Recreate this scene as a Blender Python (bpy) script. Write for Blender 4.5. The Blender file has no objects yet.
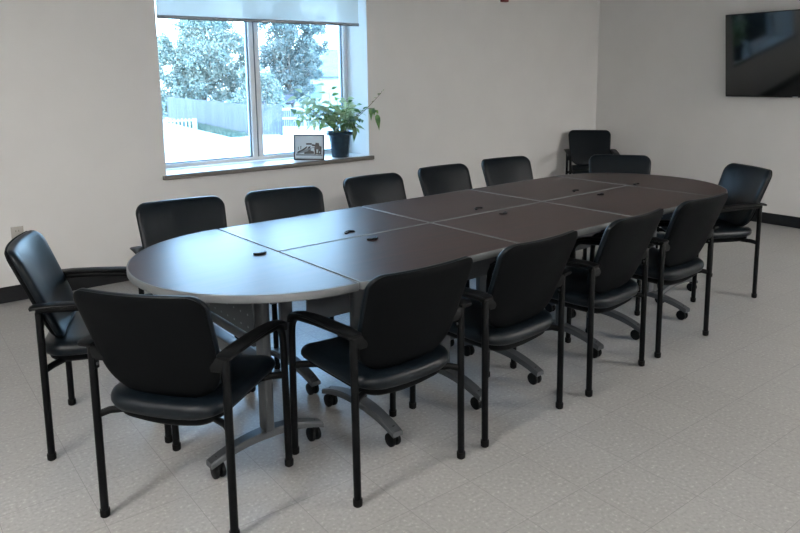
import bpy, bmesh, math, random
from mathutils import Vector, Matrix, noise
R = math.radians
PI = math.pi
random.seed(7)
scene = bpy.context.scene
COL = scene.collection

# ------------------------------------------------------------------ materials
def mat(name, color, rough=.5, metal=0., spec=.5, emit=None, coat=0.):
    m = bpy.data.materials.new(name); m.use_nodes = True
    b = m.node_tree.nodes['Principled BSDF']
    b.inputs['Base Color'].default_value = (*color, 1)
    b.inputs['Roughness'].default_value = rough
    b.inputs['Metallic'].default_value = metal
    b.inputs['Specular IOR Level'].default_value = spec
    b.inputs['Coat Weight'].default_value = coat
    if emit:
        b.inputs['Emission Color'].default_value = (*emit[0], 1)
        b.inputs['Emission Strength'].default_value = emit[1]
    return m

def noisy(m, c1, c2, scale=(5, 5, 5), detail=3, lo=.35, hi=.65, bump=0., dist=.002, rough=None):
    """noise driven colour variation in object space, optional bump"""
    nt = m.node_tree; N = nt.nodes; L = nt.links; b = N['Principled BSDF']
    tc = N.new('ShaderNodeTexCoord'); mp = N.new('ShaderNodeMapping'); nz = N.new('ShaderNodeTexNoise')
    mp.inputs['Scale'].default_value = scale
    nz.inputs['Scale'].default_value = 1; nz.inputs['Detail'].default_value = detail
    L.new(tc.outputs['Object'], mp.inputs['Vector']); L.new(mp.outputs[0], nz.inputs['Vector'])
    rp = N.new('ShaderNodeValToRGB')
    rp.color_ramp.elements[0].position = lo; rp.color_ramp.elements[1].position = hi
    rp.color_ramp.elements[0].color = (*c1, 1); rp.color_ramp.elements[1].color = (*c2, 1)
    L.new(nz.outputs['Fac'], rp.inputs[0]); L.new(rp.outputs[0], b.inputs['Base Color'])
    if bump:
        bp = N.new('ShaderNodeBump'); bp.inputs['Strength'].default_value = bump
        bp.inputs['Distance'].default_value = dist
        L.new(nz.outputs['Fac'], bp.inputs['Height']); L.new(bp.outputs[0], b.inputs['Normal'])
    if rough:
        mr = N.new('ShaderNodeMapRange'); mr.inputs['To Min'].default_value = rough[0]; mr.inputs['To Max'].default_value = rough[1]
        L.new(nz.outputs['Fac'], mr.inputs[0]); L.new(mr.outputs[0], b.inputs['Roughness'])
    return m

M = {}
M['wall'] = noisy(mat('wall_paint', (.6, .59, .575), .85, spec=.2), (.68, .675, .665), (.70, .695, .685), (3, 3, 3), bump=.15, dist=.001)
M['ceiling'] = noisy(mat('ceiling_tile', (.6, .6, .58), .9, spec=.1), (.62, .62, .6), (.72, .72, .7), (60, 60, 60), bump=.3)
M['baseboard'] = mat('vinyl_cove_base', (.008, .009, .011), .5, spec=.2)
M['sill'] = noisy(mat('sill_laminate', (.7, .7, .69), .35), (.68, .68, .67), (.74, .74, .73), (4, 40, 40))
M['sill_edge'] = mat('sill_edge_brown_grey', (.15, .14, .125), .45)
M['alu'] = mat('window_aluminium', (.78, .8, .82), .4)
M['gasket'] = mat('window_gasket', (.12, .16, .2), .6)
M['laminate'] = noisy(mat('walnut_laminate', (.04, .026, .022), .33, spec=.14), (.018, .010, .009), (.050, .024, .020), (2.2, 38, 2), detail=6, lo=.3, hi=.72, rough=(.33, .38))
M['band'] = mat('grey_edge_band', (.13, .14, .145), .32, spec=.4)
M['steel'] = mat('powder_coat_silver', (.066, .073, .08), .4, metal=.3)
M['panel'] = mat('modesty_panel_grey', (.06, .068, .078), .45)
M['black_plastic'] = mat('black_plastic', (.004, .0045, .005), .42, spec=.1)
M['shell'] = noisy(mat('chair_shell_plastic', (.003, .0035, .004), .55, spec=.03), (.0025, .003, .0035), (.0035, .004, .0045), (300, 300, 300), bump=.2, dist=.0006)
M['vinyl'] = noisy(mat('black_vinyl', (.004, .006, .008), .36, spec=.2), (.0025, .005, .0075), (.0035, .006, .009), (160, 160, 160), bump=.12, dist=.0006)
M['frame_black'] = mat('black_powder_coat', (.003, .0035, .004), .4, spec=.08)
M['rubber'] = mat('rubber', (.004, .004, .004), .7, spec=.1)
M['tvglass'] = mat('tv_glass', (.003, .004, .005), .06, spec=.85)
M['tvbezel'] = mat('tv_bezel', (.008, .008, .009), .3)
M['badge'] = mat('silver_badge', (.5, .52, .55), .3, metal=.6)
M['red'] = mat('alarm_red', (.16, .018, .016), .4)
M['lens'] = mat('strobe_lens', (.5, .45, .43), .2)
M['pot'] = noisy(mat('navy_glazed_pot', (.012, .03, .05), .25), (.010, .022, .038), (.016, .04, .062), (20, 20, 60), bump=.2)
M['soil'] = noisy(mat('potting_soil', (.03, .02, .015), .95), (.015, .01, .008), (.06, .04, .03), (90, 90, 90), bump=.6)
M['stem'] = mat('plant_stem', (.10, .16, .05), .6)
M['twig'] = mat('woody_stem', (.09, .06, .04), .7)
M['plate'] = mat('outlet_plate', (.36, .34, .31), .5)
M['slot'] = mat('outlet_slot', (.02, .02, .02), .5)
M['blind_bar'] = mat('blind_bar', (.23, .25, .27), .4, metal=.3)
M['print_paper'] = mat('print_pale', (.48, .6, .68), .25)
M['print_dark'] = mat('print_dark', (.018, .024, .03), .25)
M['print_mid'] = mat('print_mid', (.14, .19, .23), .25)
M['picture_frame'] = mat('picture_frame_black', (.012, .014, .018), .3)

def leafmat(name, c1, c2, trans, sc=9.):
    m = mat(name, c1, .45); noisy(m, c1, c2, (sc,)*3, lo=.4, hi=.6)
    nt = m.node_tree; N = nt.nodes; L = nt.links; b = N['Principled BSDF']
    t = N.new('ShaderNodeBsdfTranslucent'); t.inputs[0].default_value = (*c2, 1)
    mx = N.new('ShaderNodeMixShader'); mx.inputs[0].default_value = trans
    L.new(b.outputs[0], mx.inputs[1]); L.new(t.outputs[0], mx.inputs[2]); L.new(mx.outputs[0], N['Material Output'].inputs[0])
    return m
M['leaf'] = leafmat('pothos_leaf', (.035, .085, .03), (.2, .33, .11), .35, 14)
M['leaf_pale'] = leafmat('pothos_leaf_pale', (.24, .33, .15), (.50, .58, .36), .4, 14)
M['tree_leaf'] = leafmat('tree_leaf', (.15, .185, .16), (.24, .27, .22), .35, .7)
M['tree_leaf_dark'] = leafmat('tree_leaf_dark', (.09, .12, .115), (.15, .18, .16), .35, .7)
M['bark'] = noisy(mat('bark', (.12, .1, .08), .9), (.07, .06, .05), (.16, .13, .1), (3, 3, 1))
M['grass'] = noisy(mat('dry_lawn', (.4, .42, .3), .95), (.25, .26, .22), (.36, .36, .33), (.15, .15, .15), detail=5)
M['grass_tuft'] = mat('green_grass', (.06, .085, .06), .9)
M['wood_fence'] = noisy(mat('weathered_fence', (.2, .21, .22), .85), (.045, .05, .055), (.07, .075, .083), (2, 2, .4), detail=4)
M['white_vinyl'] = mat('white_vinyl', (.3, .31, .32), .5)
M['siding'] = mat('white_siding', (.3, .31, .32), .6)
M['roof_pale'] = noisy(mat('pale_shingles', (.4, .42, .44), .9), (.085, .09, .095), (.11, .115, .12), (2, 2, 8))
M['roof_dark'] = mat('brown_shingles', (.028, .024, .03), .9)

def glass_mat():
    m = bpy.data.materials.new('window_glass'); m.use_nodes = True
    nt = m.node_tree; N = nt.nodes; L = nt.links
    N.remove(N['Principled BSDF'])
    t = N.new('ShaderNodeBsdfTransparent'); t.inputs[0].default_value = (.90, .955, .97, 1)
    g = N.new('ShaderNodeBsdfGlossy'); g.inputs['Roughness'].default_value = .01
    f = N.new('ShaderNodeFresnel'); f.inputs[0].default_value = 1.45
    mx = N.new('ShaderNodeMixShader')
    L.new(f.outputs[0], mx.inputs[0]); L.new(t.outputs[0], mx.inputs[1]); L.new(g.outputs[0], mx.inputs[2])
    L.new(mx.outputs[0], N['Material Output'].inputs[0]); return m
M['glass'] = glass_mat()

def shade_mat():
    m = bpy.data.materials.new('roller_shade_mesh'); m.use_nodes = True
    nt = m.node_tree; N = nt.nodes; L = nt.links
    N.remove(N['Principled BSDF'])
    tr = N.new('ShaderNodeBsdfTransparent'); tr.inputs[0].default_value = (1, 1, 1, 1)
    tl = N.new('ShaderNodeBsdfTranslucent'); tl.inputs[0].default_value = (.62, .60, .56, 1)
    df = N.new('ShaderNodeBsdfDiffuse'); df.inputs[0].default_value = (.4, .4, .4, 1)
    a = N.new('ShaderNodeMixShader'); a.inputs[0].default_value = .45
    L.new(tl.outputs[0], a.inputs[1]); L.new(df.outputs[0], a.inputs[2])
    b = N.new('ShaderNodeMixShader'); b.inputs[0].default_value = .88
    L.new(tr.outputs[0], b.inputs[1]); L.new(a.outputs[0], b.inputs[2])
    L.new(b.outputs[0], N['Material Output'].inputs[0]); return m
M['shade'] = shade_mat()

TS = .2835; TX = 1.628; TY = 1.447       # floor tile size and one of its corners
def floor_mat():
    m = mat('vinyl_floor_tile', (.4, .4, .39), .38, spec=.4)
    nt = m.node_tree; N = nt.nodes; L = nt.links; b = N['Principled BSDF']
    geo = N.new('ShaderNodeNewGeometry')
    add = N.new('ShaderNodeVectorMath'); add.operation = 'SUBTRACT'; add.inputs[1].default_value = (TX, TY, 0)
    dv = N.new('ShaderNodeVectorMath'); dv.operation = 'DIVIDE'; dv.inputs[1].default_value = (TS, TS, 1)
    L.new(geo.outputs['Position'], add.inputs[0]); L.new(add.outputs[0], dv.inputs[0])
    fr = N.new('ShaderNodeVectorMath'); fr.operation = 'FRACTION'; L.new(dv.outputs[0], fr.inputs[0])
    fl = N.new('ShaderNodeVectorMath'); fl.operation = 'FLOOR'; L.new(dv.outputs[0], fl.inputs[0])
    sp = N.new('ShaderNodeSeparateXYZ'); L.new(fr.outputs[0], sp.inputs[0])
    def seam(out):
        s = N.new('ShaderNodeMath'); s.operation = 'SUBTRACT'; s.inputs[1].default_value = .5; L.new(out, s.inputs[0])
        a = N.new('ShaderNodeMath'); a.operation = 'ABSOLUTE'; L.new(s.outputs[0], a.inputs[0])
        g = N.new('ShaderNodeMath'); g.operation = 'GREATER_THAN'; g.inputs[1].default_value = .4965; L.new(a.outputs[0], g.inputs[0])
        return g.outputs[0]
    mx = N.new('ShaderNodeMath'); mx.operation = 'MAXIMUM'; L.new(seam(sp.outputs[0]), mx.inputs[0]); L.new(seam(sp.outputs[1]), mx.inputs[1])
    wn = N.new('ShaderNodeTexWhiteNoise'); L.new(fl.outputs[0], wn.inputs['Vector'])
    # chips
    n1 = N.new('ShaderNodeTexNoise'); n1.inputs['Scale'].default_value = 75; n1.inputs['Detail'].default_value = 2; L.new(geo.outputs['Position'], n1.inputs['Vector'])
    n2 = N.new('ShaderNodeTexNoise'); n2.inputs['Scale'].default_value = 2.2; n2.inputs['Detail'].default_value = 4; L.new(geo.outputs['Position'], n2.inputs['Vector'])
    r1 = N.new('ShaderNodeValToRGB'); e = r1.color_ramp.elements
    e[0].position = .32; e[0].color = (.27, .268, .262, 1); e[1].position = .70; e[1].color = (.42, .417, .405, 1)
    x = e.new(.45); x.color = (.305, .303, .295, 1); x = e.new(.62); x.color = (.325, .322, .314, 1)
    L.new(n1.outputs['Fac'], r1.inputs[0])
    tint = N.new('ShaderNodeMath'); tint.operation = 'MULTIPLY_ADD'; tint.inputs[1].default_value = .05; tint.inputs[2].default_value = .975; L.new(wn.outputs['Value'], tint.inputs[0])
    wv = N.new('ShaderNodeMath'); wv.operation = 'MULTIPLY_ADD'; wv.inputs[1].default_value = .14; wv.inputs[2].default_value = .93; L.new(n2.outputs['Fac'], wv.inputs[0])
    mm = N.new('ShaderNodeMath'); mm.operation = 'MULTIPLY'; L.new(tint.outputs[0], mm.inputs[0]); L.new(wv.outputs[0], mm.inputs[1])
    sc = N.new('ShaderNodeVectorMath'); sc.operation = 'SCALE'; L.new(r1.outputs[0], sc.inputs[0]); L.new(mm.outputs[0], sc.inputs['Scale'])
    mix = N.new('ShaderNodeMix'); mix.data_type = 'RGBA'
    L.new(mx.outputs[0], mix.inputs['Factor']); L.new(sc.outputs[0], mix.inputs['A']); mix.inputs['B'].default_value = (.20, .20, .197, 1)
    L.new(mix.outputs['Result'], b.inputs['Base Color'])
    rr = N.new('ShaderNodeMapRange'); rr.inputs['To Min'].default_value = .3; rr.inputs['To Max'].default_value = .5
    L.new(n2.outputs['Fac'], rr.inputs[0]); L.new(rr.outputs[0], b.inputs['Roughness'])
    bp = N.new('ShaderNodeBump'); bp.inputs['Strength'].default_value = .12; bp.inputs['Distance'].default_value = .002
    L.new(n1.outputs['Fac'], bp.inputs['Height']); L.new(bp.outputs[0], b.inputs['Normal'])
    return m
M['floor'] = floor_mat()

def perf_mat():
    m = mat('perforated_panel', (.05, .06, .07), .42, metal=.2)
    nt = m.node_tree; N = nt.nodes; L = nt.links; b = N['Principled BSDF']
    tc = N.new('ShaderNodeTexCoord'); v = N.new('ShaderNodeVectorMath'); v.operation = 'DIVIDE'; v.inputs[1].default_value = (1, .06, .05)
    L.new(tc.outputs['Object'], v.inputs[0])
    fr = N.new('ShaderNodeVectorMath'); fr.operation = 'FRACTION'; L.new(v.outputs[0], fr.inputs[0])
    s = N.new('ShaderNodeVectorMath'); s.operation = 'SUBTRACT'; s.inputs[1].default_value = (0, .5, .5); L.new(fr.outputs[0], s.inputs[0])
    mu = N.new('ShaderNodeVectorMath'); mu.operation = 'MULTIPLY'; mu.inputs[1].default_value = (0, 1, 1); L.new(s.outputs[0], mu.inputs[0])
    ln = N.new('ShaderNodeVectorMath'); ln.operation = 'LENGTH'; L.new(mu.outputs[0], ln.inputs[0])
    g = N.new('ShaderNodeMath'); g.operation = 'LESS_THAN'; g.inputs[1].default_value = .09; L.new(ln.outputs['Value'], g.inputs[0])
    mx = N.new('ShaderNodeMix'); mx.data_type = 'RGBA'; mx.inputs['A'].default_value = (.05, .06, .07, 1); mx.inputs['B'].default_value = (.2, .23, .25, 1)
    L.new(g.outputs[0], mx.inputs['Factor']); L.new(mx.outputs['Result'], b.inputs['Base Color'])
    return m
M['perf'] = perf_mat()

# ------------------------------------------------------------------ mesh helpers
def add_box(bm, c, s, rot=None, bev=0., segs=2):
    g = bmesh.ops.create_cube(bm, size=1)
    mt = Matrix.Translation(c) @ (rot.to_4x4() if rot else Matrix.Identity(4)) @ Matrix.Diagonal((*s, 1))
    bmesh.ops.transform(bm, matrix=mt, verts=g['verts'])
    if bev:
        es = list({e for v in g['verts'] for e in v.link_edges})
        bmesh.ops.bevel(bm, geom=es, offset=bev, segments=segs, profile=.5, affect='EDGES')

def add_lathe(bm, prof, n=24, mtx=None):
    """prof: list of (radius, z)"""
    mtx = mtx or Matrix.Identity(4); rings = []
    for r, z in prof:
        if r < 1e-6: rings.append([bm.verts.new(mtx @ Vector((0, 0, z)))])
        else: rings.append([bm.verts.new(mtx @ Vector((r*math.cos(2*PI*k/n), r*math.sin(2*PI*k/n), z))) for k in range(n)])
    for a, b in zip(rings, rings[1:]):
        if len(a) == 1 and len(b) == 1: continue
        if len(a) == 1:
            for k in range(n): bm.faces.new((a[0], b[(k+1) % n], b[k]))
        elif len(b) == 1:
            for k in range(n): bm.faces.new((a[k], a[(k+1) % n], b[0]))
        else:
            for k in range(n): bm.faces.new((a[k], a[(k+1) % n], b[(k+1) % n], b[k]))

def add_tube(bm, pts, rad, n=12, flat=1., cap=True, up=None):
    """sweep an elliptic section (rad, rad*flat) along pts; rad may be a list"""
    pts = [Vector(p) for p in pts]; rs = rad if isinstance(rad, (list, tuple)) else [rad]*len(pts)
    rings = []; nprev = None
    for i, p in enumerate(pts):
        t = (pts[min(i+1, len(pts)-1)] - pts[max(i-1, 0)]).normalized()
        if nprev is None:
            u = Vector(up) if up else (Vector((1, 0, 0)) if abs(t.x) < .9 else Vector((0, 1, 0)))
        else: u = nprev
        u = (u - t*u.dot(t)).normalized(); nprev = u; w = t.cross(u)
        rings.append([bm.verts.new(p + u*math.cos(2*PI*k/n)*rs[i] + w*math.sin(2*PI*k/n)*rs[i]*flat) for k in range(n)])
    for a, b in zip(rings, rings[1:]):
        for k in range(n): bm.faces.new((a[k], a[(k+1) % n], b[(k+1) % n], b[k]))
    if cap: bm.faces.new(list(reversed(rings[0]))); bm.faces.new(rings[-1])

def add_prism(bm, poly, z0, z1):
    a = [bm.verts.new((x, y, z0)) for x, y in poly]; b = [bm.verts.new((x, y, z1)) for x, y in poly]
    n = len(poly)
    bm.faces.new(list(reversed(a))); bm.faces.new(b)
    for k in range(n): bm.faces.new((a[k], a[(k+1) % n], b[(k+1) % n], b[k]))

def rounded(poly, r, seg=5):
    """round corners of a CCW polygon; r: list or scalar"""
    out = []; n = len(poly)
    for i in range(n):
        p = Vector(poly[i]); a = Vector(poly[i-1]); b = Vector(poly[(i+1) % n])
        rr = r[i] if isinstance(r, (list, tuple)) else r
        if rr <= 0: out.append(tuple(p)); continue
        da = (a-p).normalized(); db = (b-p).normalized()
        ang = da.angle(db); d = rr/math.tan(ang/2)
        c = p + (da+db).normalized()*rr/math.sin(ang/2)
        s = p+da*d-c; e = p+db*d-c
        a0 = math.atan2(s.y, s.x); a1 = math.atan2(e.y, e.x)
        while a1 < a0: a1 += 2*PI
        if a1-a0 > PI: a1 -= 2*PI
        for k in range(seg+1):
            t = a0+(a1-a0)*k/seg; out.append((c.x+rr*math.cos(t), c.y+rr*math.sin(t)))
    return out

def obj(name, bm, m, parent=None, smooth=True, angle=40):
    bmesh.ops.recalc_face_normals(bm, faces=bm.faces[:])
    me = bpy.data.meshes.new(name); bm.to_mesh(me); bm.free()
    if smooth:
        for p in me.polygons: p.use_smooth = True
        try: me.set_sharp_from_angle(angle=R(angle))
        except Exception: pass
    ms = m if isinstance(m, (list, tuple)) else [m]
    for x in ms: me.materials.append(M[x])
    o = bpy.data.objects.new(name, me); COL.objects.link(o)
    if parent: o.parent = parent
    return o

def boxobj(name, c, s, m, parent=None, bev=0., rot=None):
    bm = bmesh.new(); add_box(bm, c, s, rot, bev); return obj(name, bm, m, parent)

def struct(o): o['kind'] = 'structure'; return o
def tag(o, label, cat, group=None, kind=None):
    o['label'] = label; o['category'] = cat
    if group: o['group'] = group
    if kind: o['kind'] = kind
    return o
def thing(name, label, cat, loc=(0, 0, 0), rz=0, group=None):
    o = bpy.data.objects.new(name, None); COL.objects.link(o)
    o.location = loc; o.rotation_euler = (0, 0, rz); o.empty_display_size = .1
    return tag(o, label, cat, group)
def kids(o): return [c for c in bpy.data.objects if c.parent == o]
def copy_tree(o, parent=None):
    c = o.copy(); COL.objects.link(c); c.parent = parent
    for ch in kids(o): copy_tree(ch, c)
    return c

# ------------------------------------------------------------------ room shell
XR, YW = 6.937, 5.219         # right wall, window wall (inner faces)
XL, YN, ZC = -2.3, -3.4, 2.75
WX0, WX1, WZ0, WZ1 = 1.756, 3.625, .76, 2.30
YO = YW+.48                   # outer face of window wall
struct(boxobj('floor', ((XL+XR)/2, (YN+YO)/2, -.05), (XR-XL+.4, YO-YN+.4, .1), 'floor'))
def wall_with_hole(name, axis, plane0, plane1, a0, a1, z0, z1, hole, m='wall'):
    bm = bmesh.new(); h0, h1, hz0, hz1 = hole
    def blk(u0, u1, w0, w1):
        if u1-u0 < 1e-4 or w1-w0 < 1e-4: return
        if axis == 'y': add_box(bm, ((u0+u1)/2, (plane0+plane1)/2, (w0+w1)/2), (u1-u0, abs(plane1-plane0), w1-w0))
        else: add_box(bm, ((plane0+plane1)/2, (u0+u1)/2, (w0+w1)/2), (abs(plane1-plane0), u1-u0, w1-w0))
    blk(a0, h0, z0, z1); blk(h1, a1, z0, z1); blk(h0, h1, z0, hz0); blk(h0, h1, hz1, z1)
    bmesh.ops.remove_doubles(bm, verts=bm.verts[:], dist=1e-5)
    return struct(obj(name, bm, m, smooth=False))
wall_with_hole('wall_back', 'y', YW, YO, XL-.2, XR+.2, 0, ZC, (WX0, WX1, WZ0-.03, WZ1))
struct(boxobj('wall_right', (XR+.1, (YN+YW)/2, ZC/2), (.2, YW-YN, ZC), 'wall'))
struct(boxobj('wall_left', (XL-.1, (YN+YW)/2, ZC/2), (.2, YW-YN, ZC), 'wall'))
struct(boxobj('wall_front', ((XL+XR)/2, YN-.1, ZC/2), (XR-XL+.4, .2, ZC), 'wall'))
bm = bmesh.new(); add_box(bm, ((XL+XR)/2, (YN+YO)/2, ZC+.06), (XR-XL+.4, YO-YN+.4, .12))
struct(obj('ceiling', bm, 'ceiling', smooth=False))

def skirting(name, pts):
    # pts: two ends, inward normal; cove profile swept straight
    (x0, y0), (x1, y1), (nx, ny) = pts
    bm = bmesh.new(); prof = [(0, 0), (.016, 0), (.011, .006), (.007, .014), (.0055, .095), (.004, .104), (0, .106)]
    a = [bm.verts.new((x0+nx*d, y0+ny*d, z)) for d, z in prof]; b = [bm.verts.new((x1+nx*d, y1+ny*d, z)) for d, z in prof]
    for k in range(len(prof)): bm.faces.new((a[k], a[(k+1) % len(prof)], b[(k+1) % len(prof)], b[k]))
    bm.faces.new(a); bm.faces.new(list(reversed(b)))
    return struct(obj(name, bm, 'baseboard'))
skirting('baseboard_back', ((XL, YW), (XR-.016, YW), (0, -1)))
skirting('baseboard_right', ((XR, YW-.016), (XR, YN+.016), (-1, 0)))
skirting('baseboard_left', ((XL, YW-.016), (XL, YN+.016), (1, 0)))
skirting('baseboard_front', ((XL+.016, YN), (XR-.016, YN), (0, 1)))

# window 1 (the one in the photo)
YG = 5.60
def window_unit(name, x0, x1, z0, z1, y, sgn, mull=.1, fw=.036):
    bm = bmesh.new(); d = .09
    add_box(bm, ((x0+x1)/2, y, z0+fw/2), (x1-x0, d, fw), bev=.004); add_box(bm, ((x0+x1)/2, y, z1-fw/2), (x1-x0, d, fw), bev=.004)
    for x in (x0+fw/2, x1-fw/2): add_box(bm, (x, y, (z0+z1)/2), (fw, d, z1-z0-.002), bev=.004)
    xm = (x0+x1)/2
    add_box(bm, (xm-mull*.25-.004, y, (z0+z1)/2), (mull*.5-.008, d*.95, z1-z0-.004), bev=.004)
    add_box(bm, (xm+mull*.25+.004, y+.008*sgn, (z0+z1)/2), (mull*.5-.008, d*.95, z1-z0-.004), bev=.004)
    w = struct(obj(name, bm, 'alu'))
    bm = bmesh.new()
    add_box(bm, (xm, y, (z0+z1)/2), (.012, d*.7, z1-z0-.006))
    for a, b in ((x0+fw, xm-mull/2), (xm+mull/2, x1-fw)):
        for x in (a+.004, b-.004): add_box(bm, (x, y, (z0+z1)/2), (.008, .03, z1-z0-2*fw))
        for z in (z0+fw+.004, z1-fw-.004): add_box(bm, ((a+b)/2, y, z), (b-a, .03, .008))
    obj('gasket', bm, 'gasket', w)
    for a, b in ((x0+fw, xm-mull/2), (xm+mull/2, x1-fw)):
        boxobj('pane', ((a+b)/2, y, (z0+z1)/2), (b-a-.002, .006, z1-z0-2*fw-.002), 'glass', w)
    return w
window_unit('window_1', WX0, WX1, WZ0+.001, WZ1, YG, 1)
sl = struct(boxobj('trim_sill', ((WX0+WX1)/2, (YW+YG-.045)/2, WZ0-.0175), (WX1-WX0-.001, YG-.045-YW, .035), 'sill'))
boxobj('sill_nosing', (2.692, YW-.0185, WZ0-.018), (3.66-1.725, .036, .036), 'sill_edge', sl, .004)

# roller blind
bl = thing('roller_blind', 'translucent grey roller blind half drawn down over the window', 'blind', (0, 0, 0))
bm = bmesh.new(); add_box(bm, (2.685, 5.29, (1.94+2.262)/2), (1.80, .0012, 2.262-1.94)); obj('blind_fabric', bm, 'shade', bl)
bm = bmesh.new(); add_tube(bm, [(1.785, 5.29, 1.932), (3.587, 5.29, 1.932)], .014, 12, .55, up=(0, 0, 1)); obj('bottom_bar', bm, 'blind_bar', bl)
bm = bmesh.new(); add_tube(bm, [(1.77, 5.29, 2.265), (3.61, 5.29, 2.265)], .025, 16); obj('roller_tube', bm, 'alu', bl)

# outlet
ol = thing('wall_outlet', 'beige wall outlet plate low on the window wall behind the left chair', 'outlet', (.725, YW, .448))
bm = bmesh.new(); add_box(bm, (0, -.003, 0), (.076, .006, .12), bev=.002); obj('cover_plate', bm, 'plate', ol)
for z in (-.03, .03):
    bm = bmesh.new(); add_box(bm, (-.009, -.0065, z), (.003, .001, .012)); add_box(bm, (.009, -.0065, z), (.003, .001, .012)); obj('socket', bm, 'slot', ol)

# fire alarm
fa = thing('fire_alarm_strobe', 'small dark red fire alarm box high on the window wall', 'fire alarm', (5.34, YW, 2.27))
bm = bmesh.new(); add_box(bm, (0, -.021, 0), (.085, .044, .115), bev=.006); obj('housing', bm, 'red', fa)
bm = bmesh.new(); add_box(bm, (.012, -.05, .005), (.04, .014, .05), bev=.005); obj('strobe_lens', bm, 'lens', fa)

# ------------------------------------------------------------------ television (tilts slightly down)
tv = thing('wall_television', 'large black flat television mounted on the right wall', 'television', (XR, 2.895, 1.235))
W_, H_ = 1.43, .80
tilt = Matrix.Rotation(R(-7.2), 4, 'Y')
def tvbox(bm, c, s, bev=0.):
    g0 = set(bm.verts); add_box(bm, c, s, None, bev)
    bmesh.ops.transform(bm, matrix=Matrix.Translation((-.05, 0, 0)) @ tilt, verts=[v for v in bm.verts if v not in g0])
bm = bmesh.new(); tvbox(bm, (0, 0, H_/2), (.035, W_, H_), .004); tvbox(bm, (.008, 0, .34), (.045, W_*.7, .45), .01); obj('housing', bm, 'tvbezel', tv)
bm = bmesh.new(); tvbox(bm, (-.0185, 0, H_/2+.004), (.002, W_-.014, H_-.024)); obj('screen', bm, 'tvglass', tv)
bm = bmesh.new(); tvbox(bm, (-.0195, .05, .0065), (.002, .05, .009), .001); obj('badge', bm, 'badge', tv)
bm = bmesh.new(); add_box(bm, (-.014, .25, .45), (.026, .05, .4)); add_box(bm, (-.014, -.25, .45), (.026, .05, .4)); add_box(bm, (-.006, 0, .5), (.011, .6, .2)); obj('wall_bracket', bm, 'frame_black', tv)

# ------------------------------------------------------------------ chairs
def pad(bm, outline, prof, warp):
    """closed cushion: outline = list of unit (x, y); prof = list of (inset or None, scale, h); warp maps (x, y, h) to a point"""
    rings = []
    n = len(outline)
    nor = []
    for i in range(n):
        a = Vector(outline[i-1]); b = Vector(outline[(i+1) % n]); t = (b-a).normalized(); nor.append(Vector((t.y, -t.x)))
    for inset, s, h in prof:
        if s == 0: rings.append([bm.verts.new(warp(0, 0, h))]); continue
        rings.append([bm.verts.new(warp((outline[i][0]-nor[i].x*inset)*s, (outline[i][1]-nor[i].y*inset)*s, h)) for i in range(n)])
    for a, b in zip(rings, rings[1:]):
        if len(a) == 1:
            for k in range(n): bm.faces.new((a[0], b[(k+1) % n], b[k]))
        elif len(b) == 1:
            for k in range(n): bm.faces.new((a[k], a[(k+1) % n], b[0]))
        else:
            for k in range(n): bm.faces.new((a[k], a[(k+1) % n], b[(k+1) % n], b[k]))

def densify(poly, step=.03):
    out = []
    for i in range(len(poly)):
        a = Vector(poly[i]); b = Vector(poly[(i+1) % len(poly)]); n = max(1, int((b-a).length/step))
        for k in range(n): out.append(tuple(a.lerp(b, k/n)))
    return out

# chair local frame: rear feet at y=0, faces +y, x to its right
HW = .245; DEP = .44
def back_y(z):              # where the back surface leans to at height z
    t = z-.50
    return .045-.38*t-.04*t*t
def back_warp(off):
    def f(x, zz, h):
        z = zz+.66
        cur = -.030+.60*x*x     # sides wrap forward
        return Vector((x, back_y(z)+cur+h+off, z))
    return f
def lathe_foot(x, y):
    bm = bmesh.new(); add_lathe(bm, [(0, 0), (.012, 0), (.0165, .004), (.0172, .02), (.0168, .028), (0, .028)], 14, Matrix.Translation((x, y, 0))); return bm

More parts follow.
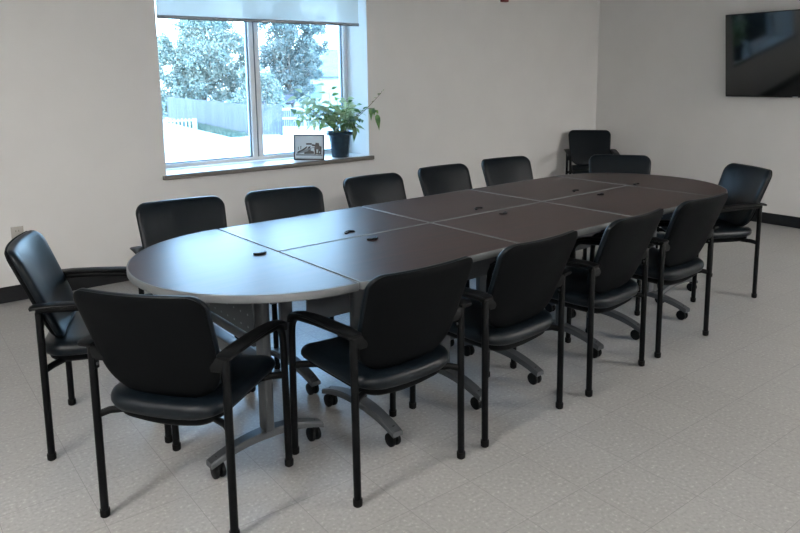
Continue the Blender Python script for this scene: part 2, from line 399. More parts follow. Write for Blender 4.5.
def make_chair():
    t = thing('stacking_armchair', '', 'chair')
    # seat cushion
    ow = .228
    plan = rounded([(-ow*.97, -.268), (ow*.97, -.268), (ow, .205), (-ow, .205)], [.11, .11, .07, .07], 8)
    plan = densify(plan, .04)
    def sw(x, y, h):
        z = .420+h + (.012 if h > 0 else .012-h*.35)*(x/ow)**2
        if y > .1: z -= .9*(y-.1)**2
        if y < -.1: z += .25*(y+.1)**2
        return Vector((x, y+.245, z))
    bm = bmesh.new()
    pad(bm, plan, [(0, 0, -.035), (.02, .6, -.035), (.022, 1, -.034), (.008, 1, -.026), (.0, 1, -.008), (.0, 1, .006), (.006, 1, .018), (.018, 1, .027), (.04, 1, .032), (.03, .7, .034), (0, .35, .034), (0, 0, .034)], sw)
    s = obj('seat', bm, 'vinyl', t, angle=60)
    bm = bmesh.new()
    pad(bm, plan, [(0, 0, -.080), (.07, .6, -.078), (.056, 1, -.072), (.030, 1, -.054), (.024, 1, -.0345), (.02, .6, -.034), (0, 0, -.034)], sw)
    obj('seat_pan', bm, 'shell', t, angle=60)
    # backrest: cushion in front, shell behind
    bw = .236
    el = rounded([(-bw*.90, -.205), (bw*.90, -.205), (bw*1.0, .185), (-bw*1.0, .185)], [.125, .125, .055, .055], 9)
    el = densify(el, .035)
    bm = bmesh.new()
    pad(bm, el, [(0, 0, 0), (0, .35, 0), (.0, .7, 0), (.012, 1, 0), (.004, 1, .003), (.0, 1, .010), (.001, 1, .020), (.008, 1, .029), (.022, 1, .035), (.045, 1, .038), (.03, .7, .040), (0, .35, .040), (0, 0, .040)], back_warp(.0))
    obj('backrest', bm, 'vinyl', t, angle=60)
    bm = bmesh.new()
    pad(bm, el, [(0, 0, -.012), (0, .35, -.012), (0, .7, -.012), (.03, 1, -.011), (.012, 1, -.007), (.002, 1, .0), (.004, 1, .008), (.016, 1, .009), (.03, .7, .002), (0, 0, .002)], back_warp(-.004))
    obj('back_shell', bm, 'shell', t, angle=60)
    r = .0138
    for sx in (-1, 1):
        x = sx*HW
        # rear leg, rises to just under the armrest
        bm = bmesh.new(); add_tube(bm, [(x, .0, .012), (x, .002, .3), (x, .004, .606), (x, .006, .620)], [r, r, r, r*.7], 14)
        lg = obj('leg', bm, 'frame_black', t); obj('foot_cap', lathe_foot(x, 0), 'rubber', lg)
        # front leg, bends back into the arm rail
        pts = [(x, DEP, .012), (x, DEP-.004, .3), (x, DEP-.010, .50)]
        R0 = .070; cy = DEP-.012-R0; cz = .520
        for k in range(0, 8):
            a = (k/7)*PI/2; pts.append((x, cy+R0*math.cos(a), cz+R0*math.sin(a)))
        pts += [(x, .25, .603), (x, .12, .613), (x, .02, .616), (x, -.004, .612)]
        bm = bmesh.new(); add_tube(bm, pts, r, 14)
        lg = obj('leg', bm, 'frame_black', t); obj('foot_cap', lathe_foot(x, DEP), 'rubber', lg)
        # arm pad
        bm = bmesh.new()
        path = [(-.022, .628), (-.012, .632), (.05, .634), (.15, .630), (.26, .623), (.34, .613), (.385, .602), (.412, .584), (.424, .562)]
        pw = [.024, .030, .030, .029, .027, .025, .023, .020, .015]
        rings = []
        for i, ((y, z), w) in enumerate(zip(path, pw)):
            a = Vector(path[max(i-1, 0)]); b = Vector(path[min(i+1, len(path)-1)]); tt = (b-a).normalized(); nn = Vector((-tt.y, tt.x))
            ring = []
            for k in range(14):
                an = 2*PI*k/14; u = math.cos(an); v = math.sin(an)
                su = math.copysign(abs(u)**.7, u); sv = math.copysign(abs(v)**.7, v)
                hh = .007 if sv > 0 else .008
                ring.append(bm.verts.new((x+sx*.008+su*w, y+nn.x*sv*hh, z+nn.y*sv*hh)))
            rings.append(ring)
        for a, b in zip(rings, rings[1:]):
            for k in range(14): bm.faces.new((a[k], a[(k+1) % 14], b[(k+1) % 14], b[k]))
        bm.faces.new(list(reversed(rings[0]))); bm.faces.new(rings[-1])
        obj('armrest', bm, 'black_plastic', t)
        # bracket that carries the backrest
        bm = bmesh.new()
        yb = back_y(.60)-.030+.60*.20**2
        add_tube(bm, [(x, .004, .60), (x-sx*.02, yb*.7, .60), (x-sx*.05, yb, .60)], .012, 10, 2.6, up=(0, 1, 0))
        add_box(bm, (x-sx*.0145, .004, .58), (.004, .024, .085), bev=.002)
        br = obj('back_bracket', bm, 'black_plastic', t)
        for z in (.555, .60):
            bm = bmesh.new(); add_lathe(bm, [(0, .003), (.005, .003), (.006, 0)], 10, Matrix.Translation((x-sx*.017, .004, z)) @ Matrix.Rotation(-sx*PI/2, 4, 'Y'))
            obj('bolt', bm, 'steel', br)
    # short stubs that carry the seat between the legs
    for sx in (-1, 1):
        bm = bmesh.new(); add_tube(bm, [(sx*HW, .003, .372), (sx*(HW-.03), .03, .380), (sx*(HW-.10), .07, .378)], .0105, 10, 1.3); obj('seat_stub', bm, 'frame_black', t)
        bm = bmesh.new(); add_tube(bm, [(sx*HW, DEP-.006, .376), (sx*(HW-.03), DEP-.03, .380), (sx*(HW-.10), DEP-.07, .375)], .0105, 10, 1.3); obj('seat_stub', bm, 'frame_black', t)
    return t

proto = make_chair()
first = [True]
def place_chair(x, y, ang, label, group):
    """x, y = midpoint of the rear feet; ang = facing direction in degrees"""
    o = proto if first[0] else copy_tree(proto); first[0] = False
    o.location = (x, y, 0); o.rotation_euler = (0, 0, R(ang-90))
    tag(o, label, 'chair', group); return o

OX, OY, TYAW = 1.344, 2.635, .0315
def tw(x, y):
    c, s = math.cos(TYAW), math.sin(TYAW); return (OX+x*c-y*s, OY+x*s+y*c)
gf, gb, ge = 'chairs along the near side of the table', 'chairs along the window side of the table', 'chairs around the rounded table ends'
place_chair(.656, 2.164, 38, 'black armchair seen from behind at the rounded left end, nearest the camera', ge)
place_chair(.525, 3.095, -20.9, 'black armchair with blue window sheen on its backrest, far left by the wall', ge)
place_chair(1.463, 1.866, 90.5, 'black armchair seen from behind, leftmost of the four on the near long side', gf)
place_chair(2.086, 1.885, 93, 'black armchair seen from behind, second from left on the near long side', gf)
place_chair(2.775, 1.915, 95.5, 'black armchair seen from behind, third from left on the near long side', gf)
place_chair(3.420, 1.950, 91, 'black armchair seen from behind, rightmost of the four on the near long side', gf)
place_chair(4.662, 2.325, 152, 'black armchair standing at the right of the table, turned away from the television wall', ge)
place_chair(4.60, 3.22, 218, 'black armchair at the far rounded end, in front of the corner chair', ge)
place_chair(6.42, 4.90, 224, 'black armchair standing alone in the corner of the two walls', None)
bk = [(-.045, .90, -95, 'black armchair facing the camera, leftmost on the window side, just left of the window'),
      (.535, .83, -99, 'black armchair facing the camera, second from left on the window side, under the window'),
      (1.25, .91, -89, 'black armchair facing the camera on the window side, just right of the potted plant'),
      (1.905, .95, -89, 'black armchair facing the camera, fourth from left on the window side'),
      (2.57, .97, -97, 'black armchair facing the camera, rightmost of the five on the window side')]
for x, y, a, l in bk:
    p = tw(x, y); place_chair(p[0], p[1], a, l, gb)

# ------------------------------------------------------------------ tables
TH = .7425
L_, D_ = .8787, .6094
def offset_poly(poly, d):
    n = len(poly); out = []
    for i in range(n):
        a = Vector(poly[i-1]); p = Vector(poly[i]); b = Vector(poly[(i+1) % n])
        t1 = (p-a).normalized() if (p-a).length > 1e-7 else (b-p).normalized(); t2 = (b-p).normalized() if (b-p).length > 1e-7 else t1
        t = (t1+t2).normalized(); out.append((p.x-t.y*d, p.y+t.x*d))
    return out
def make_top(poly, root):
    inner = offset_poly(poly, .0055)
    bm = bmesh.new(); add_prism(bm, inner, TH-.028, TH-.0004)
    obj('tabletop', bm, 'laminate', root, angle=30)
    # edge band, bullnose section
    sec = [(.006, -.0288), (.0015, -.029), (0, -.026), (-.0006, -.015), (0, -.004), (.0012, -.001), (.0035, .0004), (.0065, .0004)]
    bm = bmesh.new(); rings = [[bm.verts.new((x, y, TH+dz)) for x, y in offset_poly(poly, d)] for d, dz in sec]
    n = len(poly)
    for a, b in zip(rings, rings[1:]+rings[:1]):
        for k in range(n): bm.faces.new((a[k], a[(k+1) % n], b[(k+1) % n], b[k]))
    obj('edge_band', bm, 'band', root, angle=50)

def grommet(x, y, root, rot=0.):
    bm = bmesh.new(); mt = Matrix.Translation((x, y, TH)) @ Matrix.Rotation(rot, 4, 'Z')
    n = 14; pts = [(math.cos(a)*.028, math.sin(a)*.028, .003) for a in [PI*1.02+PI*.96*k/n for k in range(n+1)]]
    add_tube(bm, [mt @ Vector(p) for p in pts], [.003]+[.0048]*(n-1)+[.003], 8)
    add_box(bm, mt @ Vector((.012, -.012, .003)), (.018, .012, .004), Matrix.Rotation(rot, 3, 'Z'), .0015)
    return obj('cable_grommet', bm, 'black_plastic', root)

def caster_bm(p):
    bm = bmesh.new(); x, y = p
    for s in (-1, 1):
        mt = Matrix.Translation((x+s*.013, y, .03)) @ Matrix.Rotation(PI/2, 4, 'Y')
        add_lathe(bm, [(0, -.009), (.02, -.009), (.028, -.007), (.03, 0), (.028, .007), (.02, .009), (0, .009)], 20, mt)
    add_box(bm, (x, y, .046), (.012, .035, .034), bev=.004)
    add_tube(bm, [(x, y, .06), (x, y, .088)], .008, 8)
    return bm

def t_leg(root, x, y, along, half, label=None):
    """column on an arched foot with two casters; along='x' or 'y' = direction of the foot"""
    bm = bmesh.new(); N_ = 18; w = .028
    rings = []
    for k in range(N_+1):
        u = -1+2*k/N_; zt = .128-.052*u*u; th = .030-.008*abs(u); ww = w*(1-.12*u*u)
        for_ring = []
        for a, z in ((-ww*.8, zt), (ww*.8, zt), (ww, zt-.007), (ww, zt-th), (-ww, zt-th), (-ww, zt-.007)):
            for_ring.append(bm.verts.new((x+u*half, y+a, z) if along == 'x' else (x+a, y+u*half, z)))
        rings.append(for_ring)
    for a, b in zip(rings, rings[1:]):
        for k in range(6): bm.faces.new((a[k], a[(k+1) % 6], b[(k+1) % 6], b[k]))
    bm.faces.new(rings[0]); bm.faces.new(list(reversed(rings[-1])))
    ft = obj('foot', bm, 'steel', root, angle=30)
    for s in (-1, 1):
        q = (x+s*(half-.035), y) if along == 'x' else (x, y+s*(half-.035))
        c = obj('caster', caster_bm(q), 'black_plastic', ft)
    bm = bmesh.new()
    add_box(bm, (x, y, (.12+TH-.05)/2), (.036, .066, TH-.05-.12) if along == 'x' else (.064, .036, TH-.05-.12), bev=.009, segs=3)
    add_box(bm, (x, y, TH-.041), (.30, .05, .022) if along == 'x' else (.05, .30, .022), bev=.004)
    obj('leg', bm, 'steel', root)

def make_rect():
    root = thing('rectangular_table', '', 'table')
    g = .0025
    poly = rounded([(g, g), (L_-g, g), (L_-g, D_-g), (g, D_-g)], .016, 4)
    make_top(densify(poly, .5), root)
    for x in (.175, L_-.175): t_leg(root, x-.0+(0.02 if x < .4 else -.02), D_/2, 'y', .262)
    bm = bmesh.new(); add_box(bm, (L_/2, D_-.16, .575), (L_-.07, .012, .24), bev=.004); obj('modesty_panel', bm, 'panel', root)
    bm = bmesh.new(); add_box(bm, (L_/2, D_/2, TH-.062), (L_-.40, .05, .03), bev=.006); add_tube(bm, [(.2, D_/2-.02, .40), (L_-.2, D_/2-.02, .40)], .014, 12); obj('crossbeam', bm, 'steel', root)
    grommet(L_/2, D_-.08, root, .2)
    return root
def make_half():
    root = thing('half_round_table', '', 'table')
    g = .0025
    pts = [(-g, D_-g)] + [(-g-(D_-g)*math.sin(a), (D_-g)*math.cos(a)) for a in [PI*k/56 for k in range(1, 56)]] + [(-g, -D_+g)]
    pts = rounded(pts, [.014]+[0]*(len(pts)-2)+[.014], 3)
    make_top(pts, root)
    for s in (-1, 1): t_leg(root, -.237, s*.285, 'x', .245)
    bm = bmesh.new(); add_box(bm, (-.255, 0, .598), (.010, .51, .20), bev=.003); obj('modesty_panel', bm, 'perf', root)
    bm = bmesh.new(); add_tube(bm, [(-.262, -.262, .478), (-.262, .262, .478)], .017, 14); obj('panel_rail', bm, 'steel', root)
    bm = bmesh.new(); add_box(bm, (-.225, 0, TH-.062), (.05, .55, .03), bev=.006); obj('crossbeam', bm, 'steel', root); bm = bmesh.new(); add_box(bm, (-.245, 0, .385), (.055, .515, .055), bev=.006); obj('crossbeam', bm, 'steel', root)
    grommet(-.075, .03, root, .1)
    return root

def set_table(o, x, y, rz, label, group):
    p = tw(x, y); o.location = (p[0], p[1], 0); o.rotation_euler = (0, 0, TYAW+rz); return tag(o, label, 'table', group)
rect = make_rect()
names = [('left', 'next to the left half-round table'), ('middle', 'in the middle'), ('right', 'next to the far half-round table')]
for i in range(3):
    o = rect if i == 0 else copy_tree(rect)
    set_table(o, i*L_, -D_, 0, 'dark walnut rectangular table with grey edging, near row, %s' % names[i][1], 'rectangular tables pushed together')
for i in range(3):
    o = copy_tree(rect)
    set_table(o, (i+1)*L_, D_, PI, 'dark walnut rectangular table with grey edging, window-side row, %s' % names[i][1], 'rectangular tables pushed together')
half = make_half()
set_table(half, 0, 0, 0, 'half-round dark table closing the left end, glossy with window light', 'half-round end tables')
rh = set_table(copy_tree(half), 3*L_, 0, PI, 'half-round dark brown table closing the far right end', 'half-round end tables'); rh.scale = (.95, 1, 1)
for ch in kids(rh):
    if ch.name.split('.')[0] in ('leg', 'foot', 'crossbeam', 'modesty_panel', 'panel_rail'): ch.location.x += .05

# ------------------------------------------------------------------ picture frame on the sill
pf = thing('picture_frame', 'small black framed photograph of a steam locomotive standing on the window sill', 'picture', (3.041, 5.300, WZ0), R(-42.9))
PW, PH = .272, .222
lean = Matrix.Rotation(R(-6), 4, 'X')
def pfb(bm, c, s, bev=0.):
    g0 = set(bm.verts); add_box(bm, c, s, None, bev)
    bmesh.ops.transform(bm, matrix=lean, verts=[v for v in bm.verts if v not in g0])
bm = bmesh.new(); w = .011
pfb(bm, (0, 0, w/2), (PW, .014, w), .002); pfb(bm, (0, 0, PH-w/2), (PW, .014, w), .002)
for s in (-1, 1): pfb(bm, (s*(PW/2-w/2), 0, PH/2), (w, .014, PH-.002), .002)
pfb(bm, (0, .005, PH/2), (PW-.01, .003, PH-.01))
obj('frame', bm, 'picture_frame', pf)
bm = bmesh.new(); pfb(bm, (0, .002, PH/2), (PW-.018, .002, PH-.018)); pr = obj('print', bm, 'print_paper', pf)
def flat(bm, pts, y=-.0000):
    v = [bm.verts.new(lean @ Vector((x*PW-PW/2, y, z*PH))) for x, z in pts]
    f = bm.faces.new(v); e = bmesh.ops.extrude_face_region(bm, geom=[f])
    bmesh.ops.translate(bm, verts=[g for g in e['geom'] if isinstance(g, bmesh.types.BMVert)], vec=(0, .0008, 0))
bm = bmesh.new()
flat(bm, [(.07, .17), (.93, .16), (.93, .21), (.07, .25)])
flat(bm, [(.10, .30), (.45, .44), (.70, .52), (.72, .40), (.45, .32), (.12, .24)])
obj('print_train_shade', bm, 'print_mid', pr)
bm = bmesh.new()
flat(bm, [(.68, .22), (.90, .22), (.91, .52), (.84, .56), (.82, .66), (.72, .68), (.70, .60), (.60, .62), (.58, .56), (.69, .54)], -.001)
flat(bm, [(.34, .24), (.66, .24), (.66, .33), (.50, .40), (.44, .33), (.34, .31)], -.001)
flat(bm, [(.44, .43), (.54, .48), (.55, .56), (.47, .50)], -.001)
flat(bm, [(.12, .33), (.28, .42), (.44, .55), (.43, .46), (.28, .35), (.13, .27)], -.001)
flat(bm, [(.14, .40), (.16, .40), (.16, .52), (.14, .52)], -.001); flat(bm, [(.22, .42), (.24, .42), (.25, .56), (.22, .55)], -.001)
obj('print_locomotive', bm, 'print_dark', pr)
bm = bmesh.new(); flat(bm, [(.74, .28), (.79, .28), (.80, .42), (.74, .42)], -.002); flat(bm, [(.56, .36), (.67, .38), (.67, .48), (.57, .46)], -.002); flat(bm, [(.83, .27), (.86, .27), (.86, .33), (.83, .33)], -.002)
obj('print_highlight', bm, 'print_paper', pr)
bm = bmesh.new(); add_box(bm, (0, .045, .075), (.05, .004, .155), Matrix.Rotation(R(26), 3, 'X')); obj('easel_back', bm, 'picture_frame', pf)

# ------------------------------------------------------------------ potted plant
PX, PY = 3.375, 5.315
pp = thing('potted_plant', 'leafy green plant in a dark navy pot on the window sill beside the framed picture', 'plant', (PX, PY, WZ0))
bm = bmesh.new()
add_lathe(bm, [(0, 0), (.074, 0), (.078, .004), (.082, .06), (.090, .12), (.099, .185), (.101, .195), (.116, .198), (.123, .205), (.125, .225), (.120, .231), (.112, .226), (.098, .20), (0, .20)], 40)
obj('pot', bm, 'pot', pp)
bm = bmesh.new(); add_lathe(bm, [(.096, .205), (.06, .212), (.03, .208), (0, .213)], 24); obj('soil', bm, 'soil', pp)
# branches given in camera-facing directions: r along the image right, d away
RV = Vector((.796, -.606, 0)); FV = Vector((.606, .796, 0))
rnd = random.Random(3)
def leaf(bm, base, dirv, up, ln, wd, curl):
    d = dirv.normalized(); s = d.cross(up).normalized(); u = s.cross(d)
    n = 6; L1 = []; R1 = []; C1 = []
    for k in range(n+1):
        t = k/n; w = wd*.5*(math.sin(PI*min(1, t*1.02)**.72))*(1-t*.15)
        c = base + d*ln*t - Vector((0, 0, 1))*curl*ln*t*t + u*0
        L1.append(c + s*w + u*w*.25); R1.append(c - s*w + u*w*.25); C1.append(c)
    C = [bm.verts.new(p) for p in C1]; A = [bm.verts.new(p) for p in L1[1:-1]]; B = [bm.verts.new(p) for p in R1[1:-1]]
    A = [C[0]]+A+[C[-1]]; B = [C[0]]+B+[C[-1]]
    for k in range(n):
        for E_ in (A, B):
            vs = [C[k], C[k+1], E_[k+1], E_[k]]; vs = [v for i, v in enumerate(vs) if v not in vs[:i]]
            if len(vs) >= 3:
                try: bm.faces.new(vs)
                except ValueError: pass
lg = bmesh.new(); lp = bmesh.new()
def branch(end, mid, count, lsize, pale=.35, woody=False, start=.35, droop=.35):
    """end, mid: (right, away, up) offsets from soil centre"""
    p0 = Vector((rnd.uniform(-.03, .03), rnd.uniform(-.03, .03), .205))
    def W(o): return RV*o[0]+FV*o[1]+Vector((0, 0, .21+o[2]))
    p1 = W(mid); p2 = W(end); pts = []
    for k in range(11):
        t = k/10; pts.append(p0*(1-t)**2 + p1*2*t*(1-t) + p2*t*t)
    stems = bmesh.new(); add_tube(stems, pts, [.0035*(1-.6*k/10) for k in range(11)], 6)
    for i in range(count):
        t = start+(1-start)*i/max(1, count-1); q = p0*(1-t)**2 + p1*2*t*(1-t) + p2*t*t
        tan = (p1-p0)*(1-t)*2 + (p2-p1)*2*t; tan.normalize()
        side = tan.cross(Vector((0, 0, 1)))
        if side.length < .2: side = RV.copy()
        side.normalize(); a = rnd.uniform(-1, 1)
        d = tan*(.7 if i == count-1 else .25) + side*(1 if i % 2 else -1)*rnd.uniform(.5, 1) + Vector((0, 0, rnd.uniform(-.5, .4))) + RV*rnd.uniform(-.4, .4)
        d.normalize(); pe = q + d*rnd.uniform(.015, .035)
        add_tube(stems, [q, (q+pe)/2+Vector((0, 0, .004)), pe], .0015, 5)
        up = (Vector((0, 0, 1)) - FV*rnd.uniform(.4, 1.4) + RV*rnd.uniform(-.5, .5)).normalized()
        ln = lsize*1.14*rnd.uniform(.75, 1.2)
        leaf(lp if rnd.random() < pale else lg, pe, d, up, ln, ln*rnd.uniform(.42, .56), droop*rnd.uniform(.3, 1.4))
    obj('stem', stems, 'twig' if woody else 'stem', pp)
B_ = [ # end, mid, leaves, size, pale
 ((.02, .0, .18), (.0, .0, .08), 5, .075, .4), ((.07, -.03, .20), (.05, 0, .10), 6, .08, .35), ((.13, .0, .17), (.09, 0, .11), 6, .08, .25),
 ((-.05, .02, .26), (-.03, 0, .12), 6, .075, .45), ((-.09, -.02, .42), (-.07, 0, .16), 7, .07, .45), ((-.14, .03, .20), (-.09, 0, .13), 6, .08, .5),
 ((.18, .02, .13), (.12, 0, .13), 5, .08, .2), ((.05, .05, .29), (.03, .03, .14), 6, .07, .4), ((.15, -.05, .05), (.11, -.03, .12), 4, .085, .1),
 ((-.02, -.06, .12), (0, -.05, .08), 4, .075, .3), ((.10, .06, .23), (.08, .03, .15), 5, .075, .3), ((-.10, -.05, .10), (-.06, -.04, .10), 4, .08, .4),
 ((.11, -.06, .12), (.07, -.05, .09), 5, .075, .25), ((-.18, .0, .30), (-.10, 0, .20), 6, .075, .6), ((-.24, .0, .20), (-.13, 0, .22), 6, .08, .75),
 ((-.34, .02, .33), (-.15, 0, .26), 6, .085, .85), ((-.40, .0, .24), (-.20, 0, .32), 7, .095, .9), ((-.36, -.03, .15), (-.24, 0, .26), 5, .085, .8),
 ((-.21, .0, .12), (-.16, 0, .17), 5, .08, .6), ((-.29, .04, .15), (-.18, 0, .20), 5, .085, .85), ((.0, .02, .20), (.01, 0, .1), 5, .07, .4), ((-.08, 0, .24), (-.03, 0, .14), 6, .075, .5), ((-.02, .03, .30), (0, 0, .15), 6, .07, .4), ((.08, -.02, .28), (.05, 0, .14), 6, .075, .3), ((.14, .02, .24), (.08, 0, .15), 6, .075, .3),
 ((-.22, 0, .32), (-.1, 0, .2), 6, .075, .8), ((-.30, 0, .36), (-.12, 0, .25), 6, .08, .85), ((-.27, 0, .17), (-.15, 0, .2), 6, .085, .85), ((.20, -.02, .20), (.12, 0, .15), 5, .075, .2)]
for e_, m_, c_, s_, p_ in B_:
    if e_[0] < -.12: e_ = (e_[0], e_[0]*.38, e_[2])
    branch(e_, m_, c_+4, s_, min(.95, p_+.12))
branch((.38, -.02, .36), (.20, 0, .16), 4, .06, 0, True, .8, .3)
branch((.33, -.02, .20), (.24, 0, .30), 5, .08, 0, True, .8, .8)
o = obj('foliage', lg, 'leaf', pp); o = obj('pale_foliage', lp, 'leaf_pale', pp); o['label'] = 'pale variegated leaves'

# ------------------------------------------------------------------ outside
GZ = -1.2
bm = bmesh.new(); add_box(bm, (20, 62, GZ-.1), (300, 112, .2)); tag(obj('ground', bm, 'grass'), '', ''); g_ = bpy.data.objects['ground']; del g_['label']; del g_['category']; struct(g_)

def board_fence(name, a, b, h, label, mname, bw=.14, gap=.012, rails=True):
    a = Vector((*a, 0)); b = Vector((*b, 0)); d = (b-a); ln = d.length; d.normalize(); n = Vector((-d.y, d.x, 0)); rot = Matrix(((d.x, n.x, 0), (d.y, n.y, 0), (0, 0, 1)))
    t = thing(name, label, 'fence', (a.x, a.y, GZ), math.atan2(d.y, d.x))
    bm = bmesh.new(); k = 0
    while k*(bw+gap) < ln:
        hh = h*(1-.012*((k*7) % 5)/4); add_box(bm, (k*(bw+gap)+bw/2, 0, hh/2+.03), (bw, .02, hh-.03)); k += 1
    obj('fence_boards', bm, mname, t)
    for z in (.15*h, .85*h):
        bm = bmesh.new(); add_box(bm, (ln/2, .03, z), (ln, .04, .09)); obj('rail', bm, mname, t)
    for i in range(int(ln/2.4)+2):
        x = min(i*2.4, ln); bm = bmesh.new(); add_box(bm, (x, .06, h/2), (.1, .1, h-.02)); obj('post', bm, mname, t)
    return t
board_fence('wooden_fence', (16.2, 47), (14.0, 30.0), 1.42, 'weathered grey wooden board fence outside behind the left window pane', 'wood_fence')
board_fence('wooden_fence', (14.16, 29.75), (15.1, 28.8), 1.42, 'short grey wooden board fence outside just right of the window mullion', 'wood_fence')
board_fence('picket_fence', (10.9, 35.3), (13.25, 34.4), .64, 'low white picket fence outside at the lower left of the window', 'white_vinyl', .08, .1)
# white vinyl fence on the right: wide rails
t = thing('vinyl_fence', 'white horizontal railed fence outside behind the potted plant', 'fence', (16.3, 32.1, GZ), math.atan2(-3.2, 3.9))
ln = 5.2
for z in (.12, .58, 1.04):
    bm = bmesh.new(); add_box(bm, (ln/2, 0, z), (ln, .04, .13), bev=.005); obj('rail', bm, 'white_vinyl', t)
for i in range(4):
    bm = bmesh.new(); add_box(bm, (i*ln/3, 0, .6), (.13, .13, 1.2)); add_lathe(bm, [(.1, 1.2), (.1, 1.23), (0, 1.29)], 4, Matrix.Translation((i*ln/3, 0, 0)) @ Matrix.Rotation(PI/4, 4, 'Z')); obj('post', bm, 'white_vinyl', t)
bm = bmesh.new()
for k in range(46): add_box(bm, (.06+k*.11, .012, .6), (.09, .014, .9))
obj('slats', bm, 'wood_fence', t)

def house(name, c, rz, w, d, hw, hr, label, wallm, roofm, win=()):
    t = thing(name, label, 'building', (c[0], c[1], GZ), rz)
    bm = bmesh.new(); add_box(bm, (0, 0, hw/2), (w, d, hw))
    for s in (-1, 1):
        v = [bm.verts.new((s*w/2, -d/2, hw)), bm.verts.new((s*w/2, d/2, hw)), bm.verts.new((s*w/2, 0, hw+hr))]; f = bm.faces.new(v)
        e = bmesh.ops.extrude_face_region(bm, geom=[f]); bmesh.ops.translate(bm, verts=[g for g in e['geom'] if isinstance(g, bmesh.types.BMVert)], vec=(-s*.1, 0, 0))
    obj('wall', bm, wallm, t, smooth=False)
    bm = bmesh.new(); sl = math.atan2(hr, d/2); L2 = math.hypot(hr, d/2)+.35
    for s in (-1, 1):
        add_box(bm, (0, s*(d/4+.08), hw+hr/2+.02-.05), (w+.5, L2, .12), Matrix.Rotation(-s*sl, 3, 'X'))
    obj('roof', bm, roofm, t, smooth=False)
    for x, z, ww, hh in win:
        bm = bmesh.new(); add_box(bm, (x, -d/2-.02, z), (ww, .06, hh)); obj('window', bm, 'gasket', t)
    return t
house('white_house', (32.5, 50.5), R(-32), 9.0, 7.5, 2.7, 2.1, 'white house with pale roof outside behind the right window pane', 'siding', 'roof_pale', [(-2.2, 1.5, .9, 1.1), (2.2, 1.5, .9, 1.1)])
house('garden_shed', (20.3, 39.2), R(-30), 1.7, 2.0, 1.15, .35, 'small shed with dark roof outside behind the white fence', 'siding', 'roof_dark')

def tree(name, c, blobs, n, size, label, cat, leafm, trunk=.16, th=2.2, seed=1):
    t = thing(name, label, cat, (c[0], c[1], GZ)); rn = random.Random(seed)
    bm = bmesh.new()
    if trunk:
        add_tube(bm, [(0, 0, -.02), (.05, 0, th*.5), (0, .05, th), (.1, 0, th*1.6)], [trunk*1.3, trunk, trunk*.8, trunk*.3], 10)
        for k in range(6):
            a = k*1.05; add_tube(bm, [(0, .03, th*(.7+.05*k)), (math.cos(a)*.6, math.sin(a)*.6, th*1.15+.1*k), (math.cos(a)*1.3, math.sin(a)*1.3, th*1.6+.15*k)], [trunk*.5, trunk*.35, trunk*.12], 7)
        obj('trunk', bm, 'bark', t)
    else: bm.free()
    tot = sum(b[3]**2 for b in blobs); bm = bmesh.new()
    for (bx, by, bz, br) in blobs:
        cnt = int(n*br*br/tot)
        cl = [Vector((bx, by, bz)) + Vector((rn.gauss(0, 1), rn.gauss(0, 1), rn.gauss(0, .8))).normalized()*br*rn.uniform(.55, 1) for _ in range(max(6, int(br*16)))]
        for i in range(cnt):
            q = cl[i % len(cl)] + Vector((rn.gauss(0, 1), rn.gauss(0, 1), rn.gauss(0, 1)))*br*.15
            d = Vector((rn.gauss(0, 1), rn.gauss(0, 1), rn.gauss(0, .7)-.2)).normalized(); s = d.orthogonal().normalized(); s.rotate(Matrix.Rotation(rn.uniform(0, 6.28), 3, d)); z = size*rn.uniform(.6, 1.3)
            up = d.cross(s)
            v = [bm.verts.new(q), bm.verts.new(q+d*z*.5+s*z*.32+up*.02), bm.verts.new(q+d*z), bm.verts.new(q+d*z*.5-s*z*.32+up*.02)]
            bm.faces.new(v)
    obj('foliage', bm, leafm, t, smooth=False)
    return t
gt = None
tree('broad_tree', (18.9, 47.4), [(0, 0, 4.2, 2.3), (0, 0, 1.6, 1.8), (-1.8, 1.0, .9, 1.3), (1.8, -.8, 1.0, 1.2), (2.2, -1, 4.6, 1.2), (-2.4, 1.3, 4.2, 1.3), (0, .3, 7.8, 1.5), (2.3, -1, 2.6, 1.1), (-1.6, .8, 3.2, 1.6), (1.5, -.6, 3.4, 1.7), (.2, 0, 6.3, 1.7), (1.3, .3, 5.4, 1.5), (-.9, 0, 2.2, 1.3), (1.2, -.5, 2.0, 1.3), (-1.2, .6, 5.2, 1.5), (-2.1, 1.2, 1.9, 1.0)], 52000, .19, 'broad leafy tree outside filling the left window pane', 'tree', 'tree_leaf', .2, 2.6, 1)
tree('leafy_tree', (22.4, 41.2), [(0, 0, 4.6, 1.5), (0, 0, 2.2, 1.4), (1.5, -.9, 5.0, 1.0), (-1.2, .7, 2.8, 1.1), (0, 0, 7.0, 1.0), (1.3, -.8, 6.2, .9), (1.0, -.6, 2.4, .9), (.9, -.5, 4.3, 1.2), (-.9, .4, 4.4, 1.2), (.2, 0, 5.9, 1.1), (0, 0, 3.3, 1.2), (1.1, -.7, 3.2, .8), (-1.0, .5, 6.0, 1.0)], 30000, .17, 'darker leafy tree outside in the upper part of the right window pane', 'tree', 'tree_leaf_dark', .16, 2.2, 2)
tree('leafy_bush', (17.6, 36.2), [(0, 0, 1.6, 1.0), (-.4, .2, 2.5, .8), (.4, -.2, 2.3, .7), (.9, -.5, 1.3, .7), (-.7, .4, 1.2, .7), (-.1, 0, 3.1, .5)], 6500, .16, 'tall pale bush outside behind the fence right of the mullion', 'bush', 'tree_leaf', .07, 1.0, 3)
tree('leafy_bush', (11.3, 37.5), [(0, 0, 1.4, 1.1), (-.4, .2, 2.4, .9), (.3, -.2, 2.2, .7), (.5, 0, .9, .8)], 6000, .16, 'pale bush outside at the left edge of the window', 'bush', 'tree_leaf', .07, 1.0, 4)
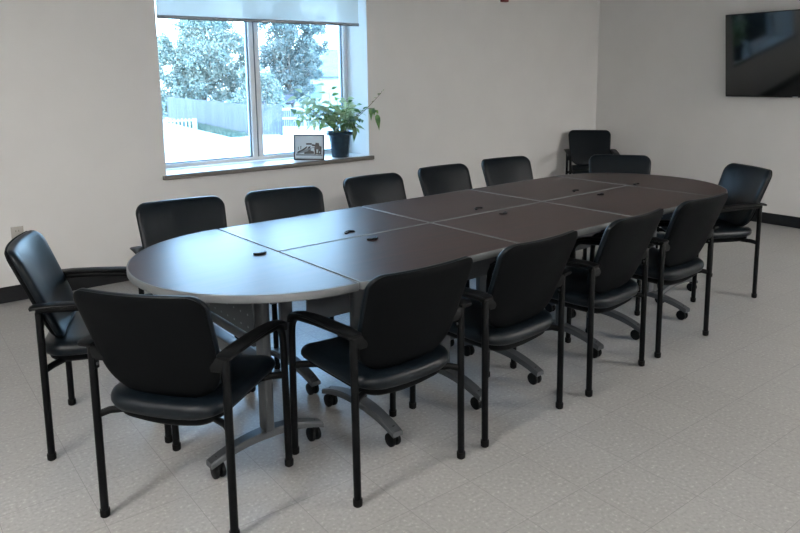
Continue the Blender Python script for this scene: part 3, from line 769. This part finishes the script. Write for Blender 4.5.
# grass strip at the foot of the fence
bm = bmesh.new(); rn = random.Random(5)
for i in range(5000):
    t_ = rn.random(); a = Vector((15.6, 43, GZ)).lerp(Vector((13.9, 29.5, GZ)), t_) + Vector((rn.uniform(-1.0, -.05), rn.uniform(-.3, .3), 0))
    h = rn.uniform(.08, .25); an = rn.uniform(0, 6.28); w = .02
    bm.faces.new([bm.verts.new(a+Vector((math.cos(an)*w, math.sin(an)*w, 0))), bm.verts.new(a-Vector((math.cos(an)*w, math.sin(an)*w, 0))), bm.verts.new(a+Vector((rn.uniform(-.05, .05), rn.uniform(-.05, .05), h)))])
tag(obj('grass', bm, 'grass_tuft', smooth=False), 'strip of green grass growing along the foot of the wooden fence', 'grass', kind='stuff')

# ------------------------------------------------------------------ glowing ceiling panels, added out of view as fill light
def fill_panel(x, y, label, power):
    t = thing('ceiling_fill', label, 'fill panel', (x, y, ZC), 0, 'added fill panels')
    bm = bmesh.new()
    for s in (-1, 1): add_box(bm, (s*.60, 0, -.008), (.03, .60, .016)); add_box(bm, (0, s*.30, -.008), (1.23, .03, .016))
    obj('frame', bm, 'plate', t)
    m = bpy.data.materials.get('fill_diffuser%g' % power)
    if not m:
        m = mat('fill_diffuser%g' % power, (.8, .8, .8), .5, emit=((1, .965, .93), power)); M[m.name] = m
    bm = bmesh.new(); add_box(bm, (0, 0, -.006), (1.17, .57, .006)); obj('fill_diffuser', bm, m.name, t)
TP = 84.0
fill_panel(5.9, -2.5, 'fill light panel added on the ceiling closest to the front right corner of the room', 140.0)
fill_panel(-1.6, 1.4, 'fill light panel added on the ceiling beside the left wall', 46.0)
fill_panel(-1.2, -2.4, 'fill light panel added on the ceiling in the near left of the room', 80.0)

# ------------------------------------------------------------------ daylight
w = bpy.data.worlds.new('sky'); scene.world = w; w.use_nodes = True
nt = w.node_tree; bg = nt.nodes['Background']
tc = nt.nodes.new('ShaderNodeTexCoord'); sp = nt.nodes.new('ShaderNodeSeparateXYZ'); rp = nt.nodes.new('ShaderNodeValToRGB')
nt.links.new(tc.outputs['Generated'], sp.inputs[0]); nt.links.new(sp.outputs[2], rp.inputs[0]); nt.links.new(rp.outputs[0], bg.inputs[0])
e = rp.color_ramp.elements; e[0].position = 0; e[0].color = (.58, .79, 1, 1); e[1].position = .6; e[1].color = (.30, .58, 1, 1)
bg.inputs[1].default_value = 18.5
sun = bpy.data.lights.new('sun', 'SUN'); sun.energy = 4; sun.angle = R(2); sun.color = (1, .96, .9)
so = bpy.data.objects.new('sun', sun); COL.objects.link(so)
so.rotation_euler = Vector((.80, .03, -.62)).to_track_quat('-Z', 'Y').to_euler()
def portal(name, x0, x1, z0, z1, y, ny):
    l = bpy.data.lights.new(name, 'AREA'); l.shape = 'RECTANGLE'; l.size = x1-x0; l.size_y = z1-z0; l.cycles.is_portal = True
    o = bpy.data.objects.new(name, l); COL.objects.link(o); o.location = ((x0+x1)/2, y, (z0+z1)/2)
    o.rotation_euler = Vector((0, ny, 0)).to_track_quat('-Z', 'Z').to_euler()
portal('window_portal', WX0, WX1, WZ0, WZ1, YO+.01, -1)

# ------------------------------------------------------------------ camera
cam = bpy.data.cameras.new('camera'); co = bpy.data.objects.new('camera', cam); COL.objects.link(co)
f_, h_, pt, ro, yw = 695.69, 1.4854, .16329, -.0120, .91977
F0 = Vector((math.cos(yw), math.sin(yw), 0)); Rv = Vector((math.sin(yw), -math.cos(yw), 0)); U0 = Vector((0, 0, 1))
F = F0*math.cos(pt)-U0*math.sin(pt); U = U0*math.cos(pt)+F0*math.sin(pt)
c_, s_ = math.cos(ro), math.sin(ro)
Xc = Rv*c_+U*s_; Yc = U*c_-Rv*s_; Zc = -F
mt = Matrix(((Xc.x, Yc.x, Zc.x, 0), (Xc.y, Yc.y, Zc.y, 0), (Xc.z, Yc.z, Zc.z, h_), (0, 0, 0, 1)))
co.matrix_world = mt
cam.sensor_width = 36; cam.sensor_fit = 'HORIZONTAL'; cam.lens = f_*36/800; cam.shift_y = -76.917/800; cam.clip_start = .05; cam.clip_end = 500
scene.camera = co
scene.view_settings.view_transform = 'Standard'; scene.view_settings.look = 'None'
scene.view_settings.gamma = 1; scene.view_settings.use_curve_mapping = False
scene.view_settings.exposure = .3
